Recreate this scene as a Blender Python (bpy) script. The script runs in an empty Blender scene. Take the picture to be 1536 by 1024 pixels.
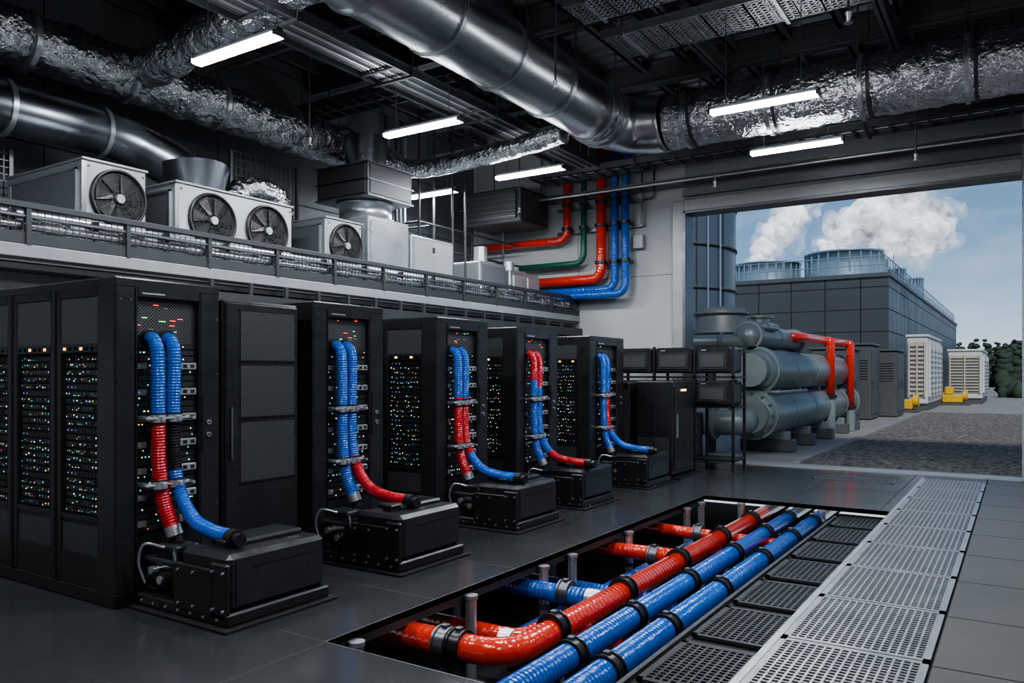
import bpy, math, random
from mathutils import Vector, Matrix, noise
random.seed(7)
COL=bpy.context.scene.collection
try:
    bpy.context.scene.view_settings.look='AgX - Medium High Contrast'
except Exception: pass

# ------------------------------------------------------------ materials
def newmat(name):
    m=bpy.data.materials.new(name); m.use_nodes=True
    nt=m.node_tree; b=nt.nodes["Principled BSDF"]
    return m,nt,b
def N(nt,t,**k):
    n=nt.nodes.new(t)
    for a,v in k.items():
        setattr(n,a,v)
    return n
def M2(nt,op,a,b=None,c=None):
    n=nt.nodes.new('ShaderNodeMath'); n.operation=op
    for i,x in enumerate((a,b,c)):
        if x is None: continue
        if isinstance(x,(int,float)): n.inputs[i].default_value=x
        else: nt.links.new(x,n.inputs[i])
    return n.outputs[0]
def mixc(nt,f,a,b):
    n=nt.nodes.new('ShaderNodeMix'); n.data_type='RGBA'
    for s,x in ((0,f),(6,a),(7,b)):
        if isinstance(x,(int,float)): n.inputs[s].default_value=x
        elif isinstance(x,(tuple,list)): n.inputs[s].default_value=(*x[:3],1)
        else: nt.links.new(x,n.inputs[s])
    return n.outputs[2]
def mat(name,col,rough=.5,metal=0.,var=.15,nscale=6.,bump=0.,bscale=40.,emit=None,es=0.,stretch=None,ring=0.,rfreq=60.,detail=4.,rvar=.15,coat=0,bdist=.02):
    m,nt,b=newmat(name)
    tc=N(nt,'ShaderNodeTexCoord')
    src=tc.outputs['Object']
    if stretch:
        mp=N(nt,'ShaderNodeMapping'); nt.links.new(src,mp.inputs[0]); mp.inputs['Scale'].default_value=stretch; src=mp.outputs[0]
    nz=N(nt,'ShaderNodeTexNoise'); nz.inputs['Scale'].default_value=nscale; nz.inputs['Detail'].default_value=detail
    nt.links.new(src,nz.inputs['Vector'])
    lo=tuple(c*(1-var) for c in col); hi=tuple(min(1,c*(1+var)) for c in col)
    c=mixc(nt,nz.outputs[0],lo,hi)
    nt.links.new(c,b.inputs['Base Color'])
    rr=M2(nt,'MULTIPLY_ADD',nz.outputs[0],rvar*2,max(0.02,rough-rvar))
    nt.links.new(rr,b.inputs['Roughness'])
    b.inputs['Metallic'].default_value=metal
    if coat: b.inputs['Coat Weight'].default_value=coat; b.inputs['Coat Roughness'].default_value=.08
    h=None
    if bump>0:
        n2=N(nt,'ShaderNodeTexNoise'); n2.inputs['Scale'].default_value=bscale; n2.inputs['Detail'].default_value=3
        nt.links.new(src,n2.inputs['Vector'])
        bp=N(nt,'ShaderNodeBump'); bp.inputs['Strength'].default_value=bump; bp.inputs['Distance'].default_value=bdist
        nt.links.new(n2.outputs[0],bp.inputs['Height']); h=bp
        nt.links.new(bp.outputs[0],b.inputs['Normal'])
    if ring>0:
        at=N(nt,'ShaderNodeAttribute'); at.attribute_name='along'
        s=M2(nt,'SINE',M2(nt,'MULTIPLY',at.outputs['Fac'],rfreq*6.283))
        bp=N(nt,'ShaderNodeBump'); bp.inputs['Strength'].default_value=ring; bp.inputs['Distance'].default_value=.006
        nt.links.new(s,bp.inputs['Height'])
        if h: nt.links.new(h.outputs[0],bp.inputs['Normal'])
        nt.links.new(bp.outputs[0],b.inputs['Normal'])
        if coat: nt.links.new(bp.outputs[0],b.inputs['Coat Normal'])
    if emit:
        b.inputs['Emission Color'].default_value=(*emit,1); b.inputs['Emission Strength'].default_value=es
    return m
def perf(name,axes,scale,base,hole,rough=.4,metal=.6,rad=.33,diag=True):
    m,nt,b=newmat(name)
    tc=N(nt,'ShaderNodeTexCoord'); sp=N(nt,'ShaderNodeSeparateXYZ'); nt.links.new(tc.outputs['Object'],sp.inputs[0])
    a=sp.outputs[axes[0]]; c=sp.outputs[axes[1]]
    if diag:
        u=M2(nt,'MULTIPLY',M2(nt,'ADD',a,c),scale*.7071); v=M2(nt,'MULTIPLY',M2(nt,'SUBTRACT',a,c),scale*.7071)
    else:
        u=M2(nt,'MULTIPLY',a,scale); v=M2(nt,'MULTIPLY',c,scale)
    fu=M2(nt,'SUBTRACT',M2(nt,'FRACT',M2(nt,'ADD',u,500.)),.5); fv=M2(nt,'SUBTRACT',M2(nt,'FRACT',M2(nt,'ADD',v,500.)),.5)
    if diag:
        d=M2(nt,'SQRT',M2(nt,'ADD',M2(nt,'MULTIPLY',fu,fu),M2(nt,'MULTIPLY',fv,fv)))
    else:
        d=M2(nt,'MAXIMUM',M2(nt,'ABSOLUTE',fu),M2(nt,'ABSOLUTE',fv))
    mask=M2(nt,'LESS_THAN',d,rad)
    nt.links.new(mixc(nt,mask,base,hole),b.inputs['Base Color'])
    nt.links.new(M2(nt,'MULTIPLY',M2(nt,'SUBTRACT',1.,mask),metal),b.inputs['Metallic'])
    nt.links.new(M2(nt,'MULTIPLY_ADD',mask,.4,rough),b.inputs['Roughness'])
    return m
def lines(name,base,line,ax,sp_,off,w,rough=.3,metal=0.,var=.2,bump=.3,nscale=3.,spec=.5,rv=.1):
    m,nt,b=newmat(name)
    tc=N(nt,'ShaderNodeTexCoord'); sp=N(nt,'ShaderNodeSeparateXYZ'); nt.links.new(tc.outputs['Object'],sp.inputs[0])
    mask=None
    for a,s,o in zip(ax,sp_,off):
        f=M2(nt,'FRACT',M2(nt,'ADD',M2(nt,'DIVIDE',M2(nt,'SUBTRACT',sp.outputs[a],o),s),100.5))
        l=M2(nt,'LESS_THAN',M2(nt,'ABSOLUTE',M2(nt,'SUBTRACT',f,.5)),w/s/2)
        mask=l if mask is None else M2(nt,'MAXIMUM',mask,l)
    nz=N(nt,'ShaderNodeTexNoise'); nz.inputs['Scale'].default_value=nscale; nz.inputs['Detail'].default_value=6
    nt.links.new(tc.outputs['Object'],nz.inputs['Vector'])
    n3=N(nt,'ShaderNodeTexNoise'); n3.inputs['Scale'].default_value=180; nt.links.new(tc.outputs['Object'],n3.inputs['Vector'])
    cc=mixc(nt,nz.outputs[0],tuple(c*(1-var) for c in base),tuple(c*(1+var) for c in base))
    nt.links.new(mixc(nt,mask,cc,line),b.inputs['Base Color'])
    r0=M2(nt,'MULTIPLY_ADD',nz.outputs[0],2*rv,rough-rv)
    nt.links.new(M2(nt,'MULTIPLY_ADD',mask,.5,r0),b.inputs['Roughness'])
    b.inputs['Metallic'].default_value=metal
    b.inputs['Specular IOR Level'].default_value=spec
    bp=N(nt,'ShaderNodeBump'); bp.inputs['Strength'].default_value=bump; bp.inputs['Distance'].default_value=.004
    hh=M2(nt,'ADD',M2(nt,'SUBTRACT',1.,mask),M2(nt,'MULTIPLY',n3.outputs[0],.06))
    nt.links.new(hh,bp.inputs['Height']); nt.links.new(bp.outputs[0],b.inputs['Normal'])
    return m

BLACK=mat('black_powdercoat',(.016,.017,.019),.36,.2,bump=.04,bscale=300)
BLACK2=mat('black_satin',(.026,.028,.031),.30,.3,bump=.03,bscale=250)
DARK=mat('dark_recess',(.006,.006,.007),.7)
SERVER=mat('server_face',(.05,.054,.058),.4,.6,nscale=20)
BAY=mat('drive_bay',(.11,.115,.12),.38,.7,nscale=20)
SILVER=mat('silver_part',(.62,.64,.67),.3,.85)
CHROME=mat('chrome',(.78,.8,.83),.2,.9,rvar=.05)
STEEL=mat('galvanised_steel',(.5,.53,.56),.34,.85,nscale=5,bump=.05,bscale=60)
DUCTS=mat('smooth_duct_steel',(.54,.57,.60),.29,1.,nscale=2.2,var=.25,bump=.08,bscale=3,rvar=.12,stretch=(1,.35,1))
DUCTD=mat('dark_duct_steel',(.24,.26,.29),.3,1.,nscale=3,var=.25,bump=.05,bscale=4,rvar=.1)
FOIL=mat('duct_foil_wrap',(.60,.62,.65),.24,1.,nscale=12,var=.35,bump=1.,bscale=17,detail=8,bdist=.04,rvar=.12)
DKSTEEL=mat('dark_ceiling_steel',(.06,.065,.072),.45,.4)
BEAMD=mat('roof_beam_paint',(.14,.15,.165),.5,.3)
TRAY=mat('cable_tray_steel',(.16,.17,.185),.4,.8)
TRAYL=mat('light_tray_steel',(.42,.44,.47),.4,.75)
CABLE=mat('cable_black',(.015,.015,.017),.45)
FANB=mat('fan_blade_black',(.012,.013,.015),.4)
PAINTW=mat('condenser_paint',(.36,.385,.41),.32,.5,nscale=3,bump=.03)
BEAMW=mat('beam_grey_paint',(.30,.32,.34),.5,.2)
RED=mat('red_pipe_jacket',(.60,.034,.014),.22,0,nscale=10,ring=.2,rfreq=18,bump=.35,bscale=12,coat=.6,rvar=.08)
BLUE=mat('blue_pipe_jacket',(.004,.095,.43),.22,0,nscale=10,ring=.4,rfreq=26,bump=.35,bscale=12,coat=.6,rvar=.08)
GREEN=mat('green_pipe',(.012,.10,.065),.35,0)
HBLUE=mat('blue_hose',(.004,.11,.52),.24,0,ring=.45,rfreq=50,coat=.6,rvar=.08)
HRED=mat('red_hose',(.56,.015,.022),.24,0,ring=.45,rfreq=50,coat=.6,rvar=.08)
HBLK=mat('black_hose',(.02,.02,.022),.3,.2,ring=1.,rfreq=50)
RUB=mat('rubber_clamp',(.02,.021,.023),.35,.3)
VESSEL=mat('vessel_paint',(.20,.24,.25),.36,.25,nscale=2,var=.15)
LAMPM=mat('tube_lamp_glow',(1,1,1),.5,0,emit=(.95,.98,1.),es=40.)
CAB=mat('outdoor_cabinet_paint',(.09,.10,.11),.5,.2)
BEIGE=mat('beige_unit_paint',(.46,.42,.35),.55)
WHITE=mat('white_unit_paint',(.52,.53,.54),.5)
YEL=mat('yellow_paint',(.6,.38,.03),.5)
TOWER=mat('cooling_tower_steel',(.25,.34,.42),.4,.4,nscale=1)
TREE=mat('conifer_foliage',(.035,.06,.042),.9,0,nscale=1.5,var=.6)
CONC=mat('concrete_slab',(.24,.24,.235),.6,0,nscale=1.5,var=.3,bump=.2,bscale=40)
WALLG=lines('wall_panel_grey',(.40,.42,.44),(.17,.18,.19),(0,1,2),(2.4,2.4,1.55),(0,0,.25),.015,.6,0,.12,.3)
WALLD=lines('wall_panel_dark',(.13,.145,.16),(.04,.045,.05),(1,2),(2.4,1.0),(0,.25),.02,.55,.1,.2,.3)
WALLP=mat('wall_paint_grey',(.24,.25,.265),.6,0,bump=.05)
FRAMEG=mat('door_frame_grey',(.34,.355,.37),.45,.3)
CEIL=mat('ceiling_deck',(.22,.235,.26),.45,.5,nscale=2)
FLOOR=lines('floor_tile_dark',(.036,.038,.041),(.003,.003,.004),(0,1),(1.02,1.02),(-3.38,3.24),.014,.2,0.,.3,.6,1.3,.65,.05)
FLOORR=lines('floor_tile_walkway',(.072,.070,.066),(.008,.008,.008),(0,1),(1.02,1.02),(-.4,3.7),.016,.42,0.,.25,.6,1.3,.35,.06)
BLDG=lines('cladding_dark',(.075,.088,.10),(.025,.03,.035),(0,1,2),(1.7,1.7,1.12),(0,0,.3),.06,.45,.3,.12,.4,.5)
SILO=lines('silo_panel',(.12,.15,.175),(.05,.06,.07),(0,2),(.55,1.5),(0,0),.05,.4,.5,.12,.4,.5)
PERFX=perf('perf_panel_x',(1,2),60,(.12,.127,.14),(.004,.004,.004),rad=.36)
PERFY=perf('perf_panel_y',(0,2),60,(.12,.127,.14),(.004,.004,.004),rad=.36)
PERFS=perf('perf_silver_y',(0,2),45,(.36,.39,.42),(.02,.02,.025),rad=.34)
PERFSX=perf('perf_silver_x',(1,2),45,(.30,.32,.35),(.02,.02,.025),rad=.34)
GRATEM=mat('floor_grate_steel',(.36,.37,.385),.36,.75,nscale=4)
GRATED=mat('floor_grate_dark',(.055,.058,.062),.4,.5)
def em(name,c,s):
    m=mat(name,c,.5,0,emit=c,es=s)
    try: m.cycles.emission_sampling='NONE'
    except Exception: pass
    return m
LEDS=[em('led_teal',(.08,.7,.55),3.4),em('led_green',(.18,.8,.2),2.8),em('led_white',(.75,.9,1),4.5),em('led_amber',(1,.5,.12),4.),em('led_blue',(.12,.38,1),3.8),em('led_red',(1,.08,.04),2.6)]
LEDW=[30,14,28,14,12,2]
def gravel():
    m,nt,b=newmat('asphalt_gravel'); tc=N(nt,'ShaderNodeTexCoord')
    v=N(nt,'ShaderNodeTexVoronoi'); v.inputs['Scale'].default_value=16; nt.links.new(tc.outputs['Object'],v.inputs['Vector'])
    n=N(nt,'ShaderNodeTexNoise'); n.inputs['Scale'].default_value=7; n.inputs['Detail'].default_value=9; n.inputs['Roughness'].default_value=.8; nt.links.new(tc.outputs['Object'],n.inputs['Vector'])
    sp=N(nt,'ShaderNodeSeparateColor'); nt.links.new(v.outputs['Color'],sp.inputs[0])
    f=M2(nt,'MULTIPLY_ADD',n.outputs[0],2.4,M2(nt,'MULTIPLY_ADD',sp.outputs[0],.8,-1.1)); f.node.use_clamp=True
    nt.links.new(mixc(nt,f,(.06,.058,.055),(.38,.36,.34)),b.inputs['Base Color']); b.inputs['Roughness'].default_value=.95; b.inputs['Specular IOR Level'].default_value=.1
    bp=N(nt,'ShaderNodeBump'); bp.inputs['Strength'].default_value=1.; bp.inputs['Distance'].default_value=.03
    nt.links.new(f,bp.inputs['Height']); nt.links.new(bp.outputs[0],b.inputs['Normal']); return m
GRAVEL=gravel()

# ------------------------------------------------------------ builder
class B:
    def __init__(s,name): s.n=name; s.v=[]; s.f=[]; s.mi=[]; s.sm=[]; s.al=[]; s.mats=[]; s.M=Matrix()
    def idx(s,m):
        if m not in s.mats: s.mats.append(m)
        return s.mats.index(m)
    def av(s,p,al=0.):
        s.v.append(tuple(s.M@Vector(p))); s.al.append(al); return len(s.v)-1
    def af(s,ids,m,sm=False):
        s.f.append(tuple(ids)); s.mi.append(s.idx(m)); s.sm.append(sm)
    def quad(s,a,b,c,d,m): s.af([s.av(p) for p in (a,b,c,d)],m)
    def box(s,x0,x1,y0,y1,z0,z1,m,c=0.):
        if x1<x0:x0,x1=x1,x0
        if y1<y0:y0,y1=y1,y0
        if z1<z0:z0,z1=z1,z0
        if c<=0:
            i=[s.av(p) for p in ((x0,y0,z0),(x1,y0,z0),(x1,y1,z0),(x0,y1,z0),(x0,y0,z1),(x1,y0,z1),(x1,y1,z1),(x0,y1,z1))]
            for q in ((0,3,2,1),(4,5,6,7),(0,1,5,4),(1,2,6,5),(2,3,7,6),(3,0,4,7)): s.af([i[k] for k in q],m)
            return
        h=((x1-x0)/2,(y1-y0)/2,(z1-z0)/2); o=Vector(((x0+x1)/2,(y0+y1)/2,(z0+z1)/2)); c=min(c,*[k*.95 for k in h])
        L={}; P={}
        for sx in(-1,1):
            for sy in(-1,1):
                for sz in(-1,1):
                    sg=(sx,sy,sz)
                    for a in range(3):
                        p=Vector([sg[k]*(h[k] if k==a else h[k]-c) for k in range(3)])
                        L[sg,a]=s.av(o+p); P[L[sg,a]]=p
        def face(ids):
            ps=[P[i] for i in ids]; nrm=(ps[1]-ps[0]).cross(ps[2]-ps[0]); ce=sum(ps,Vector())/len(ps)
            if nrm.dot(ce)<0: ids=ids[::-1]
            s.af(ids,m)
        for a in range(3):
            b_,c_=[k for k in range(3) if k!=a]
            for sa in(-1,1):
                ids=[]
                for sb,sc in((-1,-1),(1,-1),(1,1),(-1,1)):
                    sg=[0,0,0]; sg[a]=sa; sg[b_]=sb; sg[c_]=sc; ids.append(L[tuple(sg),a])
                face(ids)
        for e in range(3):
            b_,c_=[k for k in range(3) if k!=e]
            for sb in(-1,1):
                for sc in(-1,1):
                    g=[]
                    for se in(-1,1):
                        sg=[0,0,0]; sg[e]=se; sg[b_]=sb; sg[c_]=sc; g.append(tuple(sg))
                    face([L[g[0],b_],L[g[1],b_],L[g[1],c_],L[g[0],c_]])
        for sx in(-1,1):
            for sy in(-1,1):
                for sz in(-1,1): face([L[(sx,sy,sz),a] for a in range(3)])
    def cyl(s,p0,p1,r,m,n=16,r1=None,caps=True):
        p0=Vector(p0);p1=Vector(p1); r1=r if r1 is None else r1
        d=(p1-p0); L=d.length; d.normalize()
        t=d.orthogonal().normalized(); b=d.cross(t)
        A=[];C=[]
        for i in range(n):
            w=2*math.pi*i/n; o=t*math.cos(w)+b*math.sin(w)
            A.append(s.av(p0+o*r,0)); C.append(s.av(p1+o*r1,L))
        for i in range(n):
            j=(i+1)%n; s.af((A[i],A[j],C[j],C[i]),m,True)
        if caps:
            s.af([s.av(p0+(t*math.cos(2*math.pi*i/n)+b*math.sin(2*math.pi*i/n))*r) for i in range(n)][::-1],m)
            s.af([s.av(p1+(t*math.cos(2*math.pi*i/n)+b*math.sin(2*math.pi*i/n))*r1) for i in range(n)],m)
    def lathe(s,o,ax,prof,m,n=24):
        o=Vector(o); d=Vector(ax).normalized(); t=d.orthogonal().normalized(); b=d.cross(t); pr=None
        for (z,r) in prof:
            ring=[s.av(o+d*z+(t*math.cos(2*math.pi*i/n)+b*math.sin(2*math.pi*i/n))*max(r,1e-4),z) for i in range(n)]
            if pr:
                for i in range(n): s.af((pr[i],pr[(i+1)%n],ring[(i+1)%n],ring[i]),m,True)
            pr=ring
    def puff(s,c,r,m,nu=20,nv=12,amp=.25,fr=2.,sz=1.):
        c=Vector(c); pr=None
        for j in range(nv+1):
            th=math.pi*j/nv; ring=[]
            for i in range(nu):
                ph=2*math.pi*i/nu; d=Vector((math.sin(th)*math.cos(ph),math.sin(th)*math.sin(ph),math.cos(th)*sz))
                p=c+d*r; q=1+amp*noise.noise(p*fr)+amp*.5*noise.noise(p*fr*2.3)
                ring.append(s.av(c+d*r*q))
            if pr:
                for i in range(nu): s.af((pr[i],ring[i],ring[(i+1)%nu],pr[(i+1)%nu]),m,True)
            pr=ring
    def sweep(s,pts,r,m,n=12,step=None,amp=0,pitch=.03,nz=0,nsc=3.,segs=None,caps=True):
        pts=[Vector(p) for p in pts]
        if step:
            cum=[0]
            for i in range(1,len(pts)): cum.append(cum[-1]+(pts[i]-pts[i-1]).length)
            T=cum[-1]; k=max(2,int(T/step)); out=[]; j=0
            for i in range(k+1):
                q=T*i/k
                while j<len(cum)-2 and cum[j+1]<q: j+=1
                f=(q-cum[j])/max(1e-9,cum[j+1]-cum[j]); out.append(pts[j].lerp(pts[j+1],f))
            pts=out
        cum=[0]
        for i in range(1,len(pts)): cum.append(cum[-1]+(pts[i]-pts[i-1]).length)
        T=cum[-1]; tan=[]
        for i in range(len(pts)):
            a=pts[max(0,i-1)]; b=pts[min(len(pts)-1,i+1)]; tan.append((b-a).normalized())
        t=tan[0].orthogonal().normalized(); pr=None
        for i,p in enumerate(pts):
            t=(t-tan[i]*t.dot(tan[i])).normalized(); b=tan[i].cross(t)
            rr=r(cum[i]/T) if callable(r) else r
            if amp: rr+=amp*math.sin(cum[i]/pitch*2*math.pi)
            ring=[]
            for k in range(n):
                w=2*math.pi*k/n; o=t*math.cos(w)+b*math.sin(w); q=rr
                if nz: q+=nz*noise.noise((p+o*rr)*nsc)+nz*.5*noise.noise((p+o*rr)*nsc*2.7)
                ring.append(s.av(p+o*q,cum[i]))
            mm=m
            if segs:
                for e,sm in segs:
                    if cum[i]/T<=e+1e-6: mm=sm; break
            if pr:
                for k in range(n): s.af((pr[k],pr[(k+1)%n],ring[(k+1)%n],ring[k]),mm,True)
            elif caps: s.af(ring[::-1],m)
            pr=ring
        if caps: s.af(pr,mm)
    def done(s,parent=None):
        me=bpy.data.meshes.new(s.n); me.from_pydata(s.v,[],s.f)
        for m in s.mats: me.materials.append(m)
        me.polygons.foreach_set('material_index',s.mi); me.polygons.foreach_set('use_smooth',s.sm)
        at=me.attributes.new('along','FLOAT','POINT'); at.data.foreach_set('value',s.al)
        me.update(); ob=bpy.data.objects.new(s.n,me); COL.objects.link(ob)
        if parent: ob.parent=parent
        return ob
def fillet(pts,rad=.2,k=8):
    pts=[Vector(p) for p in pts]; out=[pts[0]]
    for i in range(1,len(pts)-1):
        p0,p1,p2=pts[i-1],pts[i],pts[i+1]
        r=min(rad,(p0-p1).length*.49,(p2-p1).length*.49)
        a=p1+(p0-p1).normalized()*r; b=p1+(p2-p1).normalized()*r
        for j in range(k+1):
            f=j/k; out.append(a.lerp(p1,f).lerp(p1.lerp(b,f),f))
    out.append(pts[-1]); return out
def crom(P,k=10):
    P=[Vector(p) for p in P]; P=[P[0]*2-P[1]]+P+[P[-1]*2-P[-2]]; out=[]
    for i in range(1,len(P)-2):
        a,b,c,d=P[i-1:i+3]
        for j in range(k):
            t=j/k; out.append(.5*((2*b)+(c-a)*t+(2*a-5*b+4*c-d)*t*t+(3*b-a-3*c+d)*t**3))
    out.append(P[-2]); return out

# ------------------------------------------------------------ room shell
YW=13.5; ZC=6.5
TX0,TX1,TY0,TY1=-3.38,-1.2,3.24,9.75
GX0,GX1,GY0,GY1=-1.2,-.4,2.7,13.1
b=B('floor'); TH=.045
b.box(-9.9,TX0,-4,YW,-TH,0,FLOOR)
b.box(TX0,TX1,-4,TY0,-TH,0,FLOOR)
b.box(TX0,TX1,TY1,YW,-TH,0,FLOOR)
b.box(GX0,GX1,-4,GY0,-TH,0,FLOORR); b.box(GX0,GX1,GY1,YW,-TH,0,FLOORR)
b.box(GX1,5,-4,YW,-TH,0,FLOORR)
for (x0,x1,y0,y1) in ((TX0-.008,TX0,TY0,TY1),(TX0,TX1,TY0-.008,TY0),(TX0,TX1,TY1,TY1+.008)):
    b.box(x0,x1,y0,y1,-.05,.002,TRAY)
b.box(TX0-.05,TX0-.01,TY0,TY1,-.10,-.046,DKSTEEL)
b.done()
b=B('floor_subfloor_pit')
b.box(-9.9,5,-4,YW,-.75,-.70,DARK)
b.done()
OX0,OX1,OZ=-5.05,.02,4.45
b=B('wall_end')
b.box(-9.9,OX0,YW,YW+.3,0,ZC,WALLG); b.box(OX1,5,YW,YW+.3,0,ZC,WALLG); b.box(OX0,OX1,YW,YW+.3,OZ,ZC,WALLP)
b.done()
b=B('trim_opening_frame')
b.box(OX0-.22,OX0,YW-.05,YW+.35,0,OZ+.2,FRAMEG,.01); b.box(OX1,OX1+.3,YW-.05,YW+.35,0,OZ+.2,FRAMEG,.01)
b.box(OX0,OX1,YW-.05,YW+.35,OZ,OZ+.2,FRAMEG,.01)
b.box(OX0-.02,OX0+.03,YW-.06,YW+.36,0,OZ,TRAY); b.box(OX0,OX1,YW-.06,YW+.36,OZ-.04,OZ,TRAY); b.box(OX0,OX1,YW-.02,YW+.32,-.02,.02,FRAMEG)
b.box(OX0,OX1,YW-.12,YW-.05,OZ+.25,OZ+.37,TRAY)
b.done()
b=B('wall_left'); b.box(-9.95,-9.7,-4,YW,0,ZC,WALLD); b.done()
b=B('wall_under_gallery'); b.box(-9.69,-7.6,-4,YW-.01,0,2.48,WALLG); b.done()
b=B('wall_right'); b.box(5,5.2,-4,YW+.3,0,ZC,WALLP); b.done()
b=B('wall_back'); b.box(-9.95,5.2,-4.2,-4,0,ZC,WALLP); b.done()
b=B('ceiling')
y=-4.
prof=[]
while y<YW:
    prof+= [(y,ZC),(y+.13,ZC),(y+.16,ZC-.07),(y+.27,ZC-.07),(y+.30,ZC)]; y+=.30
for i in range(len(prof)-1):
    (ya,za),(yb,zb)=prof[i],prof[i+1]
    if abs(ya-yb)<1e-6: continue
    b.quad((-9.95,ya,za),(-9.95,yb,zb),(5.2,yb,zb),(5.2,ya,za),CEIL)
b.box(-9.95,5.2,-4.2,YW+.3,ZC+.02,ZC+.2,DKSTEEL)
b.done()
def ibeam(b,axis,p,a0,a1,z0,h=.35,w=.18,m=BEAMD):
    for (dw,za,zb) in ((w/2,z0,z0+.025),(w/2,z0+h-.025,z0+h),(.012,z0,z0+h)):
        if axis=='x': b.box(a0,a1,p-dw,p+dw,za,zb,m)
        else: b.box(p-dw,p+dw,a0,a1,za,zb,m)
b=B('ceiling_beam_frame')
for y in (-1.,1.5,4.,6.5,9.,11.5): ibeam(b,'x',y,-9.7,5,6.05)
for x in (-8.,-5.8,-3.6,-1.4,.8,3.): ibeam(b,'y',x,-4,YW,5.85,.22,.12)
x=-9.4
while x<4.9:
    b.box(x,x+.05,-4,YW,6.28,6.42,BEAMD); b.box(x,x+.12,-4,YW,6.28,6.295,BEAMD); x+=.73
b.done()
b=B('sprinkler_pipe')
for y in (3.1,7.0,12.0):
    b.cyl((-9.6,y,5.78),(4.9,y,5.78),.028,STEEL,8)
    for x in (-7.6,-4.0,-1.2,1.6):
        b.cyl((x,y,5.78),(x,y,4.55),.011,TRAY,6); b.cyl((x,y,4.55),(x,y,4.48),.03,STEEL,10,r1=.015); b.cyl((x,y,4.47),(x,y,4.46),.035,SILVER,10); b.cyl((x,y,5.72),(x,y,5.84),.04,TRAY,8)
b.done()
# ------------------------------------------------------------ gallery
b=B('equipment_gallery')
b.box(-9.69,-7.22,-4,YW-.01,2.52,2.64,BEAMW)
b.box(-7.22,-7.16,-4,YW-.01,2.55,2.665,BEAMW,.008)
b.box(-7.55,-7.25,-4,YW-.01,2.46,2.52,DKSTEEL)
b.box(-7.14,-7.10,5,YW-.02,2.30,2.42,DKSTEEL); b.box(-7.5,-7.1,5,YW-.02,2.28,2.30,DKSTEEL)
for i in range(17): b.box(-7.16,-7.12,5.2+.5*i,5.24+.5*i,2.28,2.55,DKSTEEL)
for k in range(5): b.cyl((-7.2-.06*k,5,2.34),(-7.2-.06*k,YW-.05,2.34),.022,CABLE,8)
b.done()
b=B('gallery_parapet_tray')
b.box(-7.20,-7.17,-2,YW-.01,2.67,2.77,DKSTEEL)
b.box(-7.2,-7.15,-2,YW-.01,2.97,3.03,DKSTEEL,.008)
b.box(-7.19,-7.17,-2,YW-.01,2.90,2.92,TRAY)
for i in range(18): b.box(-7.205,-7.155,-2+.9*i,-1.96+.9*i,2.66,3.03,DKSTEEL)
y=-1.
while y<YW-.1:
    b.box(-7.184,-7.178,y,y+.005,2.77,2.98,DKSTEEL); y+=.06
b.box(-7.5,-7.48,-2,YW-.01,2.66,3.0,DKSTEEL)
b.done()
b=B('conduit_bank')
for k,(z,x,r,m) in enumerate(((2.74,-7.3,.045,STEEL),(2.84,-7.28,.055,CHROME),(2.95,-7.34,.035,STEEL),(2.9,-7.42,.05,SILVER))):
    b.cyl((x,-2,z),(x,YW-.05,z),r,m,12)
for i in range(20): 
    y=-1+.72*i; b.box(-7.4,-7.24,y,y+.04,2.68,2.97,DKSTEEL); b.cyl((-7.28,y+.25,2.84),(-7.28,y+.42,2.84),.066,SILVER,12); b.box(-7.36,-7.22,y+.48,y+.62,2.86,2.94,SILVER,.01)
b.done()

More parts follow.
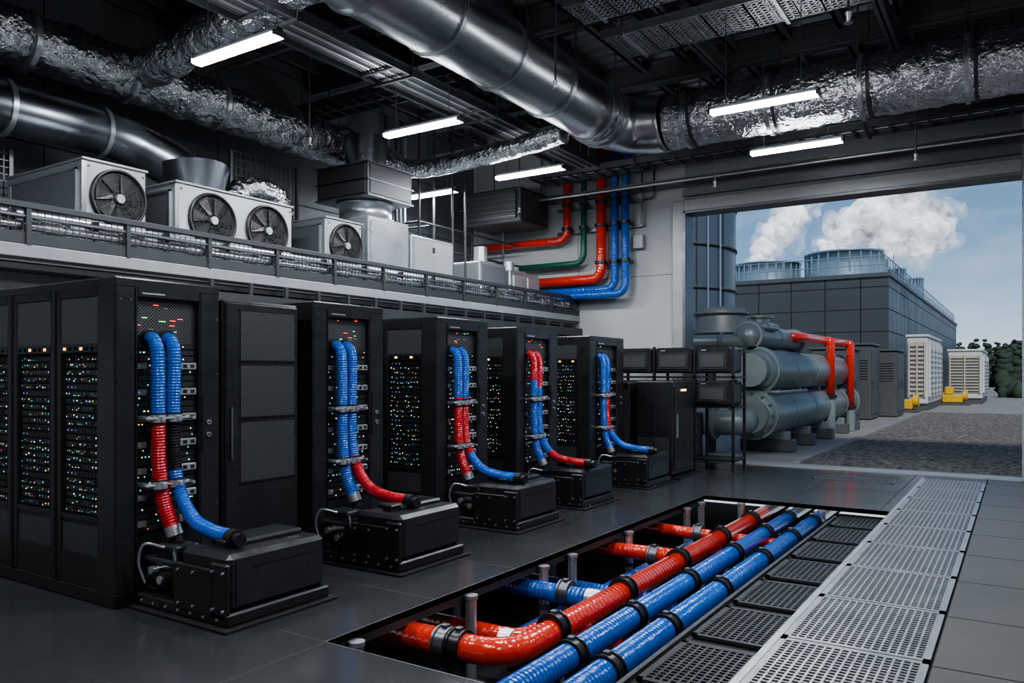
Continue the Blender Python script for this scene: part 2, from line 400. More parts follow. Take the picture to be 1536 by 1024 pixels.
# ------------------------------------------------------------ condenser units
def condenser(y0,y1,top,fans,xf=-7.6,depth=.95,r=.27):
    b=B('ac_condenser_unit'); z0=2.74
    b.box(xf-depth,xf,y0,y1,z0,top,PAINTW,.02)
    for yy in (y0+.08,y1-.14): b.box(xf-depth+.03,xf-.03,yy,yy+.06,2.645,z0,DKSTEEL)
    b.box(xf-.01,xf+.012,y0+.02,y1-.02,z0+.03,top-.02,PAINTW,.008)
    b.box(xf-depth+.12,xf-.10,y0-.012,y0+.01,z0+.12,top-.1,PERFS)
    for k in (0,1):
        xx=(xf-depth+.10,xf-.115)[k]; b.box(xx,xx+.02,y0-.02,y0,z0+.1,top-.08,STEEL)
    for zz in (top-.1,z0+.1): b.box(xf-depth+.1,xf-.095,y0-.02,y0,zz,zz+.02,STEEL)
    b.box(xf-depth-.01,xf+.02,y0-.01,y1+.01,top-.015,top+.012,PAINTW,.006)
    for yc,zc in fans:
        b.lathe((xf+.012,yc,zc),(1,0,0),[(0,r+.03),(.03,r+.025),(.035,r+.005),(.02,r),(-.0,r-.01),(.001,.0)],FANB,32)
        b.cyl((xf+.013,yc,zc),(xf+.016,yc,zc),r,DARK,32)
        for k in range(7):
            a=k*2*math.pi/7+.2
            P=[]
            for rr,da in ((.07,-.3),(r*.93,-.12),(r*.93,.42),(.07,.35)):
                P.append((xf+.022+(.012 if da>0 else 0),yc+rr*math.cos(a+da),zc+rr*math.sin(a+da)))
            b.quad(*P,FANB)
        for rr in (.08,.14,.20,.245):
            if rr<r: 
                pts=[(xf+.045,yc+rr*math.cos(t*math.pi/12),zc+rr*math.sin(t*math.pi/12)) for t in range(25)]
                b.sweep(pts,.0018,DKSTEEL,5,caps=False)
        for k in range(10):
            a=k*math.pi/5; b.cyl((xf+.045,yc+.05*math.cos(a),zc+.05*math.sin(a)),(xf+.03,yc+(r+.01)*math.cos(a),zc+(r+.01)*math.sin(a)),.002,DKSTEEL,5)
        b.cyl((xf+.02,yc,zc),(xf+.06,yc,zc),.045,PAINTW,20)
    for yy in (y0+.05,y1-.05):
        for zz in (z0+.08,top-.07): b.cyl((xf+.01,yy,zz),(xf+.018,yy,zz),.012,DKSTEEL,8)
    b.box(xf-.6,xf-.3,y1-.3,y1-.1,top+.01,top+.08,STEEL,.01)
    b.done()
condenser(4.12,4.78,3.64,[(4.47,3.30)],depth=1.5,r=.265)
condenser(5.12,6.72,3.62,[(5.56,3.26),(6.32,3.26)],depth=1.2,r=.28)
condenser(7.28,7.95,3.60,[(7.63,3.26)],depth=1.0,r=.27)
b=B('air_handler_box')
b.box(-8.6,-7.6,8.08,8.94,2.645,3.76,PAINTW,.015); b.box(-8.5,-7.58,8.97,10.0,2.645,3.62,PAINTW,.015)
b.box(-7.61,-7.575,8.12,8.9,2.75,3.7,PAINTW,.01); b.box(-7.61,-7.56,9.03,9.94,2.8,3.56,BEAMW,.01)
b.box(-8.5,-7.7,8.06,8.085,2.8,3.66,PERFS)
for zz in (3.0,3.4): b.box(-7.57,-7.55,9.45,9.5,zz,zz+.08,DKSTEEL)
b.lathe((-8.05,8.5,3.76),(0,0,1),[(0,.42),(.02,.42),(.02,.38),(.22,.38),(.22,.42),(.26,.42),(.26,.38)],STEEL,28)
b.done()
b=B('louvre_plenum_box')
b.box(-8.55,-7.55,8.02,8.95,4.02,4.5,DKSTEEL,.01)
b.box(-7.56,-7.54,8.06,8.91,4.06,4.46,PERFX); b.box(-8.5,-7.6,8.0,8.03,4.06,4.46,PERFY)
for z in (4.02,4.24,4.48): b.box(-8.57,-7.53,8.0,8.97,z,z+.02,TRAY)
b.cyl((-8.05,8.5,4.5),(-8.05,8.5,5.0),.3,DUCTD,24)
b.done()
b=B('split_air_handler')
b.box(-8.3,-7.6,10.75,11.55,2.72,3.45,STEEL,.02); b.box(-8.3,-7.55,11.6,12.6,2.8,3.38,STEEL,.02)
b.box(-7.6,-7.58,10.8,11.5,2.8,3.4,PERFSX); b.box(-7.55,-7.5,11.65,12.1,2.9,3.3,PAINTW,.02); b.box(-7.55,-7.5,12.12,12.55,2.9,3.3,PAINTW,.02)
b.box(-8.2,-7.65,10.73,10.75,2.8,3.4,PERFS)
for y in (10.8,11.4,11.7,12.4): b.box(-8.2,-7.65,y,y+.06,2.645,2.8,DKSTEEL)
b.cyl((-7.9,11.2,3.45),(-7.9,11.2,3.75),.12,STEEL); b.cyl((-7.9,12.1,3.38),(-7.9,12.1,3.6),.1,STEEL)
b.done()
b=B('suspended_fan_coil')
b.box(-9.0,-7.7,12.2,13.2,4.35,5.0,DKSTEEL,.02); b.box(-8.9,-7.8,12.17,12.2,4.42,4.92,PERFY)
for i in range(5): b.box(-8.92,-7.78,12.14,12.18,4.45+.1*i,4.47+.1*i,TRAY)
b.box(-7.71,-7.68,12.3,13.1,4.42,4.92,TRAY)
for x in (-8.9,-7.8):
    for y in (12.3,13.1): b.cyl((x,y,5),(x,y,6.4),.012,TRAY,6)
b.done()
for (x,y0,y1,z0,z1) in ((-8.9,6.8,7.95,3.3,4.55),(-9.2,3.2,4.2,3.1,4.0)):
    b=B('wire_mesh_cage')
    y=y0
    while y<=y1+.001: b.box(x,x+.01,y,y+.01,z0-.6,z1,TRAY); y+=(y1-y0)/14
    z=z0
    while z<=z1+.001: b.box(x,x+.01,y0,y1,z,z+.01,TRAY); z+=(z1-z0)/12
    for y in (y0,y1): b.box(x-.02,x+.03,y-.02,y+.02,2.645,z1,TRAY)
    b.done()
b=B('pipe_support_frame')
for y in (10.2,10.6,12.75):
    b.cyl((-9.2,y,2.645),(-9.2,y,6.0),.02,DKSTEEL,8)
    b.cyl((-8.45,y,2.645),(-8.45,y,4.3 if y>12 else 6.0),.02,DKSTEEL,8)
    for z in (3.7,4.1): b.cyl((-9.2,y,z),(-8.45,y,z),.018,DKSTEEL,8)
for z in (3.7,4.1): b.cyl((-8.45,10.2,z),(-8.45,YW-.05,z),.02,DKSTEEL,8)
b.cyl((-7.75,10.2,2.645),(-7.75,10.2,5.6),.02,DKSTEEL,8); b.cyl((-7.75,10.55,2.645),(-7.75,10.55,5.6),.02,DKSTEEL,8)
for i in range(5): b.cyl((-9.3+.1*i,9.95+.1*i,2.645),(-9.3+.1*i,9.95+.1*i,5.6),.03,(STEEL,DKSTEEL)[i%2],8)
b.done()

# ------------------------------------------------------------ ducts
b=B('main_air_duct')
P0=(-5.08,0.,5.25);P1=(-5.08,10.0,5.25)
b.sweep([P0,P1],.40,DUCTS,40,step=.5)
for i in range(9):
    y=.6+1.15*i
    b.cyl((-5.08,y,5.25),(-5.08,y+.045,5.25),.425,STEEL,40); b.cyl((-5.08,y+.06,5.25),(-5.08,y+.085,5.25),.415,STEEL,40)
    b.box(-5.5,-4.66,y+.01,y+.035,5.25,5.27,TRAY)
    for x in (-5.5,-4.66): b.cyl((x,y+.02,5.2),(x,y+.02,6.4),.01,TRAY,6)
b.sweep(crom([(-5.08,9.95,5.25),(-5.05,10.35,5.24),(-4.85,10.7,5.22),(-4.45,10.85,5.2),(-4.3,10.85,5.2)]),.40,DUCTS,40,step=.1,nz=.01,nsc=4)
for y in (9.98,10.2): b.cyl((-5.08,y,5.25),(-5.08,y+.05,5.25),.44,STEEL,40)
b.done()
b=B('foil_cross_duct')
b.sweep([(-4.28,10.85,5.2),(4.9,10.85,5.2)],.385,FOIL,48,step=.04,nz=.03,nsc=5)
for i in range(8):
    x=-4.0+1.15*i; b.cyl((x,10.85,5.2),(x+.05,10.85,5.2),.415,STEEL,36); b.cyl((x+.1,10.85,5.2),(x+.14,10.85,5.2),.41,DKSTEEL,36)
    for y in (10.44,11.26): b.cyl((x+.02,y,5.2),(x+.02,y,6.4),.01,TRAY,6)
b.done()
b=B('foil_flex_duct')
b.sweep(crom([(-8.75,-1,5.05),(-8.75,3.9,5.05),(-8.72,5.5,5.02),(-8.7,7.5,5.0),(-8.6,9.0,4.95),(-8.5,9.7,4.8)]),.29,FOIL,40,step=.04,nz=.04,nsc=5.5)
for y in (2.8,4.1,5.2,6.4,7.6,8.6): b.cyl((-8.72,y,5.02),(-8.72,y+.05,5.02),.325,STEEL,32)
b.sweep(crom([(-8.7,5.35,5.05),(-8.2,5.35,5.1),(-7.4,5.4,5.25),(-6.4,5.4,5.4),(-5.6,5.4,5.45)]),.22,FOIL,30,step=.04,nz=.035,nsc=5.5)
b.sweep(crom([(-8.5,9.7,4.85),(-7.8,9.85,4.85),(-6.5,9.85,4.9),(-5.48,9.85,5.0)]),.15,FOIL,24,step=.04,nz=.02,nsc=6)
b.done()
b=B('round_supply_duct')
b.sweep(fillet([(-8.75,-1,4.28),(-8.75,5.2,4.28),(-8.45,5.75,4.0),(-8.35,5.9,3.64)],.35),.27,DUCTD,32)
b.cyl((-8.3,5.85,3.64),(-8.35,5.85,4.0),.3,DUCTD,32,r1=.42)
for y in (1.5,2.7,3.9,4.9): b.cyl((-8.75,y,4.28),(-8.75,y+.05,4.28),.295,STEEL,32)
b.sweep(crom([(-8.3,6.35,3.66),(-8.35,6.6,3.92),(-8.3,7.0,3.92),(-8.3,7.2,3.66)]),.15,FOIL,24,step=.03,amp=.012,pitch=.09)
b.done()
# ------------------------------------------------------------ cable trays
def ladder(name,p0,p1,w,h=.1,m=TRAY,cables=6,rung=.25,perf_=False,hang=True,crad=.018,cm=None):
    b=B(name); p0=Vector(p0);p1=Vector(p1);d=(p1-p0);L=d.length;d.normalize();s=Vector((-d.y,d.x,0))
    X=Matrix.Translation(p0)@Matrix((( d.x,s.x,0,0),(d.y,s.y,0,0),(0,0,1,0),(0,0,0,1)))
    b.M=X
    for k in (-1,1): b.box(0,L,k*w/2-.012,k*w/2+.012,0,h,m); b.box(0,L,k*w/2-.03,k*w/2+.03,h-.01,h,m)
    i=0
    while i*rung<L: b.box(i*rung,i*rung+.04,-w/2,w/2,0,.02,m); i+=1
    if perf_:
        i=0
        while i*.07<L: b.box(i*.07,i*.07+.025,-w/2,w/2,.0,.012,m); i+=1
        k=-w/2+.04
        while k<w/2: b.box(0,L,k,k+.025,.0,.01,m); k+=.07
    cm=cm or (CABLE,TRAY,CABLE,STEEL)
    for c in range(cables):
        y=-w/2+.05+(w-.1)*(c+.5)/cables; b.cyl((0,y,.03+crad),(L,y,.03+crad),crad,cm[c%len(cm)],8)
    if hang:
        i=0
        while i*1.8<L:
            for k in (-1,1): b.cyl((i*1.8+.3,k*(w/2+.03),-.03),(i*1.8+.3,k*(w/2+.03),6.4-p0.z),.009,m,6)
            b.box(i*1.8+.28,i*1.8+.32,-w/2-.05,w/2+.05,-.03,0,m); i+=1
    b.done()
ladder('cable_tray',(-6.45,-2,5.15),(-6.45,13.1,5.15),.55,cables=9,rung=1.8,crad=.022,cm=(STEEL,TRAY,DKSTEEL))
ladder('cable_tray',(-6.95,2,5.35),(-6.95,13.1,5.35),.35,cables=6,rung=.9,cm=(TRAY,DKSTEEL))
ladder('cable_tray',(-7.6,12.6,5.12),(4.8,12.6,5.12),.5,cables=6)
ladder('cable_tray',(-4.4,9.2,5.72),(4.8,9.2,5.72),.7,m=TRAYL,cables=0,perf_=True)
ladder('cable_tray',(-4.4,8.1,5.72),(4.8,8.1,5.72),.5,m=TRAYL,cables=0,perf_=True)
ladder('cable_tray',(-4.4,6.7,5.72),(4.8,6.7,5.72),.5,m=TRAYL,cables=0,perf_=True)
ladder('cable_tray',(-9.5,8.6,5.55),(-5.6,8.6,5.55),.5,cables=5)
b=B('conduit_run')
for k in range(6): b.cyl((-5.75-.07*k,-2,5.55),(-5.75-.07*k,13.1,5.55),.02,(TRAY,STEEL)[k%2],8)
for k in range(3): b.cyl((-9.6,13.1-.12*k,4.95-.05*k),(4.9,13.1-.12*k,4.95-.05*k),.022,(STEEL,TRAY)[k%2],8)
for k in range(3): b.cyl((-4.2,11.9+.1*k,5.55),(4.9,11.9+.1*k,5.55),.03,TRAY,8)
b.done()
# ------------------------------------------------------------ lamps
def lamp(x,y,z=4.6,p=60,L=1.2):
    b=B('fluorescent_lamp')
    b.box(-L/2-.02,L/2+.02,-.035,.035,.025,.07,DKSTEEL,.008)
    b.box(-L/2,L/2,-.06,.06,-.02,.025,LAMPM,.01)
    for s in (-1,1): b.box(s*(L/2+.0)-.015,s*(L/2)+.015,-.07,.07,-.015,.03,TRAY)
    for s in (-1,1): b.cyl((s*L*.35,0,.07),(s*L*.35,0,6.4-z),.005,TRAY,6)
    o=b.done(); o.location=(x,y,z)
    l=bpy.data.lights.new('tube_light','AREA'); l.shape='RECTANGLE'; l.size=L; l.size_y=.1; l.energy=p; l.color=(.92,.96,1.)
    lo=bpy.data.objects.new('tube_light',l); COL.objects.link(lo); lo.parent=o; lo.location=(0,0,-.025)
for x,y in ((-6.2,4.8),(-6.25,7.6),(-6.28,10.2),(-8.5,10.5),(-2.45,9.0),(-2.55,10.98)): lamp(x,y,p=80)
for x,y in ((-6.2,1.6),(-2.45,1.2),(-2.45,5.0),(1.8,1.2),(1.8,5.0),(1.8,9.)): lamp(x,y,p=100)  # unseen extra lamps, added out of view to light the rack fronts

# ------------------------------------------------------------ racks
def led_panel(b,xa,xb,y,z0,z1,seed):
    rn=random.Random(seed); z=z0; row=0
    while z<z1-.03:
        b.box(xa,xb,y-.006,y+.02,z,z+.040,SERVER)
        gap=(row+seed)%6==5
        # drive bays
        if not gap:
            k=xa+.012
            while k<xb-.04:
                b.box(k,k+.034,y-.010,y-.006,z+.006,z+.034,BAY if rn.random()<.75 else DARK)
                if rn.random()<.62:
                    m=rn.choices(LEDS,LEDW)[0]; w=rn.choice((.006,.008,.012)); zz=z+rn.choice((.010,.022)); h=rn.choice((.005,.007))
                    xx=k+rn.choice((.004,.018))
                    b.quad((xx,y-.012,zz),(xx+w,y-.012,zz),(xx+w,y-.012,zz+h),(xx,y-.012,zz+h),m)
                k+=.040
        else:
            for k in range(3):
                xx=xa+.03+k*.05; b.quad((xx,y-.008,z+.016),(xx+.006,y-.008,z+.016),(xx+.006,y-.008,z+.022),(xx,y-.008,z+.022),LEDS[4])
        z+=.050; row+=1
def rack(y0,W,back,hoses,top=2.2,seed=1):
    b=B('server_rack'); XF=-5.0; y1=y0+W; s=W/.81
    b.box(back,XF-.12,y0+.05,y1,.06,top-.02,DARK)
    b.box(back,XF,y0,y1,top-.07,top,BLACK2,.012)
    b.box(back,XF,y0,y1,.0,.10,BLACK,.01)
    b.box(back,XF-.03,y1-.02,y1,.1,top-.05,BLACK)
    xd=XF-.20; b.box(XF-.22,XF,y0,y0+.16*s,.08,top-.05,BLACK2,.014)
    j=0
    while xd-.02>back+.3:
        xa=xd-.47; xb=xd
        b.box(xa-.15,xa,y0,y0+.06,.1,top-.06,BLACK,.008)
        b.box(xa-.085,xa-.065,y0-.008,y0+.01,.1,top-.06,DARK)
        b.box(xa,xb,y0+.005,y0+.04,1.76,2.08 if top>2.1 else top-.12,PERFY)
        b.box(xa,xb,y0,y0+.045,1.70,1.76,BLACK); b.box(xa,xb,y0,y0+.05,top-.12,top-.06,BLACK)
        b.box(xa,xb,y0,y0+.045,.55,.58,BLACK); b.box(xa,xb,y0+.012,y0+.05,.32,.55,PERFY); b.box(xa,xb,y0+.004,y0+.05,.1,.32,BLACK)
        led_panel(b,xa+.01,xb-.01,y0+.035,.59,1.70,seed*10+j)
        for k in range(12): xx=xa+.47*(k+.5)/12; b.box(xx-.0015,xx+.0015,y0+.01,y0+.014,.58,1.70,BLACK)
        for k in range(6):
            xx=xa+.03+k*.07; b.box(xx,xx+.035,y0+.0,y0+.003,1.715,1.735,LEDS[3] if (k*7+seed+j)%3==0 else SERVER)
        xd-=.62; j+=1
    wy0=y0+.16*s; wy1=y0+.64*s
    b.box(XF-.10,XF,wy1,y1,.08,top-.05,BLACK2,.014)
    b.box(XF-.10,XF,y0+.13*s,y0+.165*s,.08,top-.05,BLACK,.008)
    b.box(XF-.10,XF,wy0,wy1,top-.13,top-.05,BLACK2,.008)
    b.box(XF-.10,XF,wy0,wy1,.08,.45,BLACK)
    b.box(XF+.0,XF+.006,wy0+.03,wy0+.2,top-.105,top-.095,SILVER)
    b.box(XF-.08,XF-.06,wy0,wy1,1.76,top-.13,PERFX)
    rn=random.Random(seed+50)
    for k in range(10):
        yy=rn.uniform(wy0+.02,wy1-.12); zz=rn.uniform(1.84,2.03); b.box(XF-.062,XF-.055,yy,yy+rn.uniform(.01,.05),zz,zz+.005,rn.choice((LEDS[5],LEDS[5],LEDS[1],SILVER,SILVER)))
    z=.47; k=0
    while z<1.74:
        b.box(XF-.10,XF-.05,wy0+.005,wy1-.005,z,z+.038,SERVER)
        for i in range(6):
            yy=rn.uniform(wy0+.02,wy1-.03); m=rn.choices(LEDS,LEDW)[0]
            if rn.random()<.55: b.quad((XF-.048,yy,z+.012),(XF-.048,yy+.008,z+.012),(XF-.048,yy+.008,z+.019),(XF-.048,yy,z+.019),m)
        if k%2==0: b.box(XF-.05,XF-.042,wy0+.2,wy1-.16,z+.01,z+.028,BAY)
        if k%4==1:
            b.box(XF-.06,XF-.01,wy1-.16,wy1-.02,z-.014,z+.038,SILVER,.006); b.box(XF-.012,XF-.006,wy1-.13,wy1-.10,z-.0,z+.025,DARK); b.box(XF-.012,XF-.006,wy1-.07,wy1-.04,z-.0,z+.025,SERVER)
            b.box(XF-.05,XF-.02,wy0+.01,wy0+.08,z-.01,z+.03,SILVER,.004)
        z+=.045; k+=1
    for zz in (1.2,1.11): 
        b.cyl((XF,y1-.10,zz),(XF+.012,y1-.10,zz),.018,SILVER,12); b.cyl((XF+.012,y1-.10,zz),(XF+.015,y1-.10,zz),.009,DARK,8)
    b.box(XF,XF+.015,wy1+.01,wy1+.03,1.0,1.4,BLACK,.004)
    for zz in (.25,.6,1.55,1.95): b.cyl((XF,y1-.03,zz),(XF+.006,y1-.03,zz),.007,TRAY,8)
    for yy in (y0+.04,y0+.11): 
        for zz in (.2,2.05): b.cyl((XF,yy,zz),(XF+.006,yy,zz),.007,TRAY,8)
    rk=b.done()
    h=B('coolant_hose_pair'); X=XF+.07
    for i,segs in enumerate(hoses['segs']):
        yy=y0+(.26,.385)[i]*1.0; 
        if i==0: P=[(XF-.03,yy,1.80),(XF+.03,yy,1.78),(X,yy,1.68),(X,yy+.005,1.35),(X,yy+.01,.95),(X+.02,yy+.03,.68),(X+.08,yy+.06,.50)]
        else:    P=[(XF-.03,yy,1.80),(XF+.03,yy,1.78),(X,yy,1.68),(X,yy-.005,1.35),(X,yy+.0,.95),(X+.06,yy+.01,.72),(X+.22,yy+.0,.565),(X+.45,yy-.03,.515),(X+.70,yy-.06,.505)]
        h.sweep(crom(P,12),lambda t:.046+.006*max(0,(t-.6)/.4),segs[0][1],16,step=.006,amp=.0009,pitch=.022,segs=segs)
        e=P[-1]; e0=P[-2]; d=(Vector(e)-Vector(e0)).normalized()
        h.cyl(Vector(e)-d*.02,Vector(e)+d*.05,.058,SILVER if i==0 else RUB,16); h.cyl(Vector(e)+d*.05,Vector(e)+d*.1,.042,RUB,12)
        h.cyl((XF-.05,yy,1.80),(XF+.0,yy,1.80),.055,RUB,16)
        for zz in (1.25,.80):
            q=X if zz>1 else X+.015
            h.cyl((q,yy,zz-.026),(q,yy,zz+.026),.054,SILVER,16); h.cyl((q,yy,zz-.034),(q,yy,zz-.026),.058,RUB,16); h.cyl((q,yy,zz+.026),(q,yy,zz+.034),.058,RUB,16)
            h.box(q+.04,q+.075,yy-.015,yy+.015,zz-.018,zz+.018,SILVER,.004)
    for zz in (1.25,.80):
        h.box(XF-.05,X+.03,y0+.17,y0+.2,zz-.015,zz+.015,SILVER,.004); h.box(X-.01,X+.045,y0+.15,y0+.49,zz-.008,zz+.008,SILVER,.004); h.box(XF-.05,X+.03,y0+.46,y0+.49,zz-.015,zz+.015,SILVER,.004)
        h.cyl((X+.03,y0+.48,zz),(X+.09,y0+.48,zz),.012,CHROME,8)
    h.done(rk)
    return rk
b_,r_,k_=HBLUE,HRED,HBLK
rk_def=[(2.92,.81,[(.42,b_),(1,r_)],[(.33,b_),(.52,k_),(1,b_)]),
        (4.65,.87,[(1,b_)],[(.55,b_),(1,r_)]),
        (6.32,.92,[(.4,b_),(1,r_)],[(.3,b_),(.62,r_),(1,b_)]),
        (7.84,.97,[(.28,r_),(1,b_)],[(.25,r_),(.7,b_),(1,r_)]),
        (9.72,1.1,[(1,b_)],[(.3,b_),(.6,r_),(1,b_)])]
for i,(y0,W,s1,s2) in enumerate(rk_def):
    rack(y0,W,-7.4,{'segs':[s1,s2]},seed=i+3,top=2.2-(.03*i))
    b=B('coolant_pump_unit'); xo=-4.0-(.0,.0,.1,.18,.2)[i]; xi=-4.97
    u0=y0+.11; u1=y0+.95
    if i==1: u0,u1=4.6,5.43
    b.box(xi,xo+.04,u0-.04,u1+.04,0,.022,DARK,.005)
    b.box(xi+.03,xo,u0,u1,.02,.10,BLACK,.012)
    xm=xo-.50
    b.box(xm,xo-.02,u0+.03,u1-.02,.10,.45,BLACK2,.03)
    b.box(xm+.03,xm+.30,u0+.25,u1-.06,.44,.485,BLACK2,.015)
    b.box(xo-.16,xo-.005,u0,u0+.035,.06,.40,BLACK,.01)
    b.box(xm-.02,xo-.14,u0-.005,u0+.03,.07,.36,BLACK,.008)
    for (xx,zz) in ((xo-.13,.12),(xo-.03,.12),(xo-.13,.35),(xo-.03,.35),(xm+.03,.11),(xm+.03,.32),(xm+.18,.11),(xm+.18,.32)): b.cyl((xx,u0-.014,zz),(xx,u0,zz),.009,SILVER,8)
    for k in range(7): b.cyl((xi+.1+k*.13,u0-.008,.06),(xi+.1+k*.13,u0,.06),.009,SILVER,8)
    b.box(xi+.12,xi+.3,u0-.006,u0,.045,.075,SERVER)
    b.box(xo-.025,xo-.014,u0+.08,u0+.09,.12,.41,DARK); b.box(xo-.025,xo-.014,u0+.2,u1-.1,.36,.364,DARK)
    for (px,py,r,h) in ((xi+.1,u0+.1,.035,.34),(xi+.22,u0+.18,.05,.24),(xi+.34,u0+.1,.03,.30),(xi+.2,u0+.4,.05,.33),(xi+.36,u0+.55,.045,.3),(xi+.12,u0+.62,.06,.25)):
        b.cyl((px,py,.1),(px,py,h),r,BLACK2,14); b.cyl((px,py,h-.05),(px,py,h-.02),r+.014,(SILVER,RUB)[int(px*100)%2],14); b.cyl((px,py,.12),(px,py,.14),r+.015,SERVER,14)
    b.cyl((xi+.06,u0+.06,.32),(xi+.42,u0+.06,.32),.02,SERVER,12); b.cyl((xi+.06,u0+.08,.2),(xi+.44,u0+.08,.2),.03,RUB,12)
    b.cyl((xi+.16,u0+.02,.26),(xi+.16,u0+.2,.26),.026,SILVER,12); b.cyl((xi+.30,u0+.0,.22),(xi+.30,u0+.2,.22),.045,RUB,16); b.cyl((xi+.30,u0-.01,.22),(xi+.30,u0+.0,.22),.026,SILVER,16)
    b.box(xi+.02,xi+.42,u0+.3,u1-.1,.1,.3,BLACK,.02); b.box(xi+.08,xi+.3,u0+.12,u0+.3,.36,.41,SERVER,.012)
    b.sweep(crom([(xi+.06,u0+.05,.15),(xi+.03,u0+.02,.3),(xi+.08,u0+.03,.42),(xi+.2,u0+.1,.4)]),.011,CHROME,8)
    b.sweep(crom([(xi+.4,u0+.04,.14),(xi+.44,u0+.02,.25),(xi+.38,u0+.05,.38),(xi+.3,u0+.1,.4)]),.016,RUB,8)
    b.box(xo-.32,xo-.22,u0+.15,u0+.3,.44,.50,BLACK,.01)
    b.done()
b=B('perforated_cabinet')
b.box(-7.0,-5.07,3.80,4.54,.0,2.12,BLACK,.015)
b.box(-5.08,-5.05,3.82,4.53,.05,2.10,BLACK2,.012)
for z0,z1 in ((1.66,2.04),(1.22,1.62),(.72,1.18)):
    b.box(-5.055,-5.043,3.95,4.48,z0,z1,PERFX); 
    for zz in (z0-.012,z1): b.box(-5.055,-5.04,3.94,4.49,zz,zz+.012,BLACK)
b.box(-5.05,-5.03,3.855,3.87,.9,1.3,TRAY)
b.done()
b=B('control_cabinet')
b.box(-4.88,-4.30,11.0,11.9,.05,1.44,BLACK2,.015); b.box(-4.95,-4.15,10.93,12.0,0,.03,BLACK); 
b.box(-4.32,-4.285,11.05,11.85,.12,1.38,BLACK,.01); b.box(-4.285,-4.275,11.3,11.5,1.29,1.32,LEDS[3]); b.box(-4.285,-4.27,11.12,11.15,.6,.95,SILVER)
b.box(-4.85,-4.35,10.985,11.0,.1,.6,PERFY); b.box(-4.6,-4.59,10.985,11.0,.05,1.42,DARK)
b.done()
b=B('control_cabinet')
b.box(-5.5,-4.97,10.95,11.7,.05,1.42,BLACK,.015); b.box(-5.4,-5.0,10.93,10.95,.2,1.3,PERFY)
b.box(-5.2,-4.98,10.935,10.95,.9,1.2,SERVER); b.box(-5.5,-4.96,10.9,11.8,0,.05,BLACK2)
b.done()
b=B('battery_module_stand')
for x in (-5.9,-5.15,-4.45,-3.82):
    for y in (12.35,12.95): b.box(x-.02,x+.02,y-.02,y+.02,0,2.0,BLACK)
for z in (.15,1.0,1.48): b.box(-5.92,-3.8,12.33,12.97,z,z+.03,BLACK)
for k,(xa,xb) in enumerate(((-5.86,-5.2),(-5.11,-4.49),(-4.42,-3.86))):
    for j,(z0,z1) in enumerate(((1.56,1.98),(1.04,1.44))):
        b.box(xa,xb,12.3,12.95,z0,z1,BLACK2,.03); b.box(xa+.05,xb-.05,12.285,12.3,z0+.06,z1-.08,SERVER,.005)
        b.box(xa+.09,xb-.09,12.275,12.29,z0+.1,z1-.12,PERFY); b.box(xb-.002,xb+.012,12.4,12.85,z0+.06,z1-.06,PERFX); b.box(xa+.1,xa+.18,12.28,12.29,z1-.06,z1-.04,SILVER)
b.box(-5.8,-4.5,12.4,12.9,.18,.9,BLACK,.02)
b.done()

# ------------------------------------------------------------ wall pipes
b=B('wall_coolant_pipes'); Y=13.28
def wp(pts,r,m,Y_=Y):
    b.sweep(fillet([(p[0],p[2] if len(p)>2 else Y_,p[1]) for p in pts],.22),r,m,16)
wp([(-7.33,4.85),(-7.33,4.12),(-9.4,4.12)],.075,RED)
wp([(-6.97,4.85),(-6.97,3.65),(-8.4,3.65)],.06,GREEN)
wp([(-6.6,4.85),(-6.6,3.33),(-8.2,3.33)],.095,RED)
wp([(-6.31,4.85),(-6.31,3.12),(-8.2,3.12)],.075,BLUE,13.26)
wp([(-6.07,4.85),(-6.07,3.02),(-8.2,3.02)],.075,BLUE,13.2)
for x,r,yy,m in ((-7.33,.075,Y,RED),(-6.97,.06,Y,GREEN),(-6.6,.095,Y,RED),(-6.31,.075,13.26,BLUE),(-6.07,.075,13.2,BLUE)):
    b.cyl((x,yy,4.8),(x,13.32,6.3),r,m,16)
    for z in (3.6,4.3,4.75):
        if z<4.2 and x<-6.9: continue
        b.cyl((x,yy,z),(x,yy,z+.06),r+.025,RUB,16); b.box(x-.03,x+.03,yy,YW,z,z+.06,TRAY)
for z in (4.25,4.7): b.box(-7.6,-5.8,13.38,13.44,z,z+.05,TRAY)
b.cyl((-5.82,13.38,4.3),(-5.82,13.38,6),.02,TRAY,8)
b.sweep(fillet([(-5.6,13.42,6),(-5.6,13.42,4.75),(-5.95,13.42,4.75)],.1),.02,TRAY,8)
b.box(-6.0,-5.8,13.36,13.48,3.85,4.1,FRAMEG,.01)
b.done()

# ------------------------------------------------------------ trench contents
b=B('trench_coolant_pipes'); zt=-.16
b.sweep(fillet([(-4.2,4.02,zt-.02),(-2.64,4.02,zt-.02),(-2.64,11.5,zt-.0)],.28,12),.088,RED,24)
b.sweep([(-2.30,2.6,zt),(-2.30,11.5,zt)],.082,BLUE,24)
b.sweep([(-2.0,2.6,zt),(-2.0,11.5,zt)],.086,BLUE,24)
def clamp(x,y,z,r,ax='y',m=RUB):
    d=Vector((0,1,0)) if ax=='y' else Vector((1,0,0)); c=Vector((x,y,z))
    b.cyl(c-d*.035,c+d*.035,r+.012,m,24); b.cyl(c-d*.05,c-d*.035,r+.022,m,24); b.cyl(c+d*.035,c+d*.05,r+.022,m,24)
    b.box(x-.02,x+.02,y-.02,y+.02,z+r,z+r+.035,TRAY,.004)
    b.box(x-.03,x+.03,y-.03,y+.03,-.7,z-r,DKSTEEL)
for y in (4.6,5.7,6.9,8.1,9.2): clamp(-2.64,y,zt,.088)
for y in (4.1,5.0,6.1,7.3,8.4,9.4): clamp(-2.0,y,zt,.086); clamp(-2.30,y+.12,zt,.082)
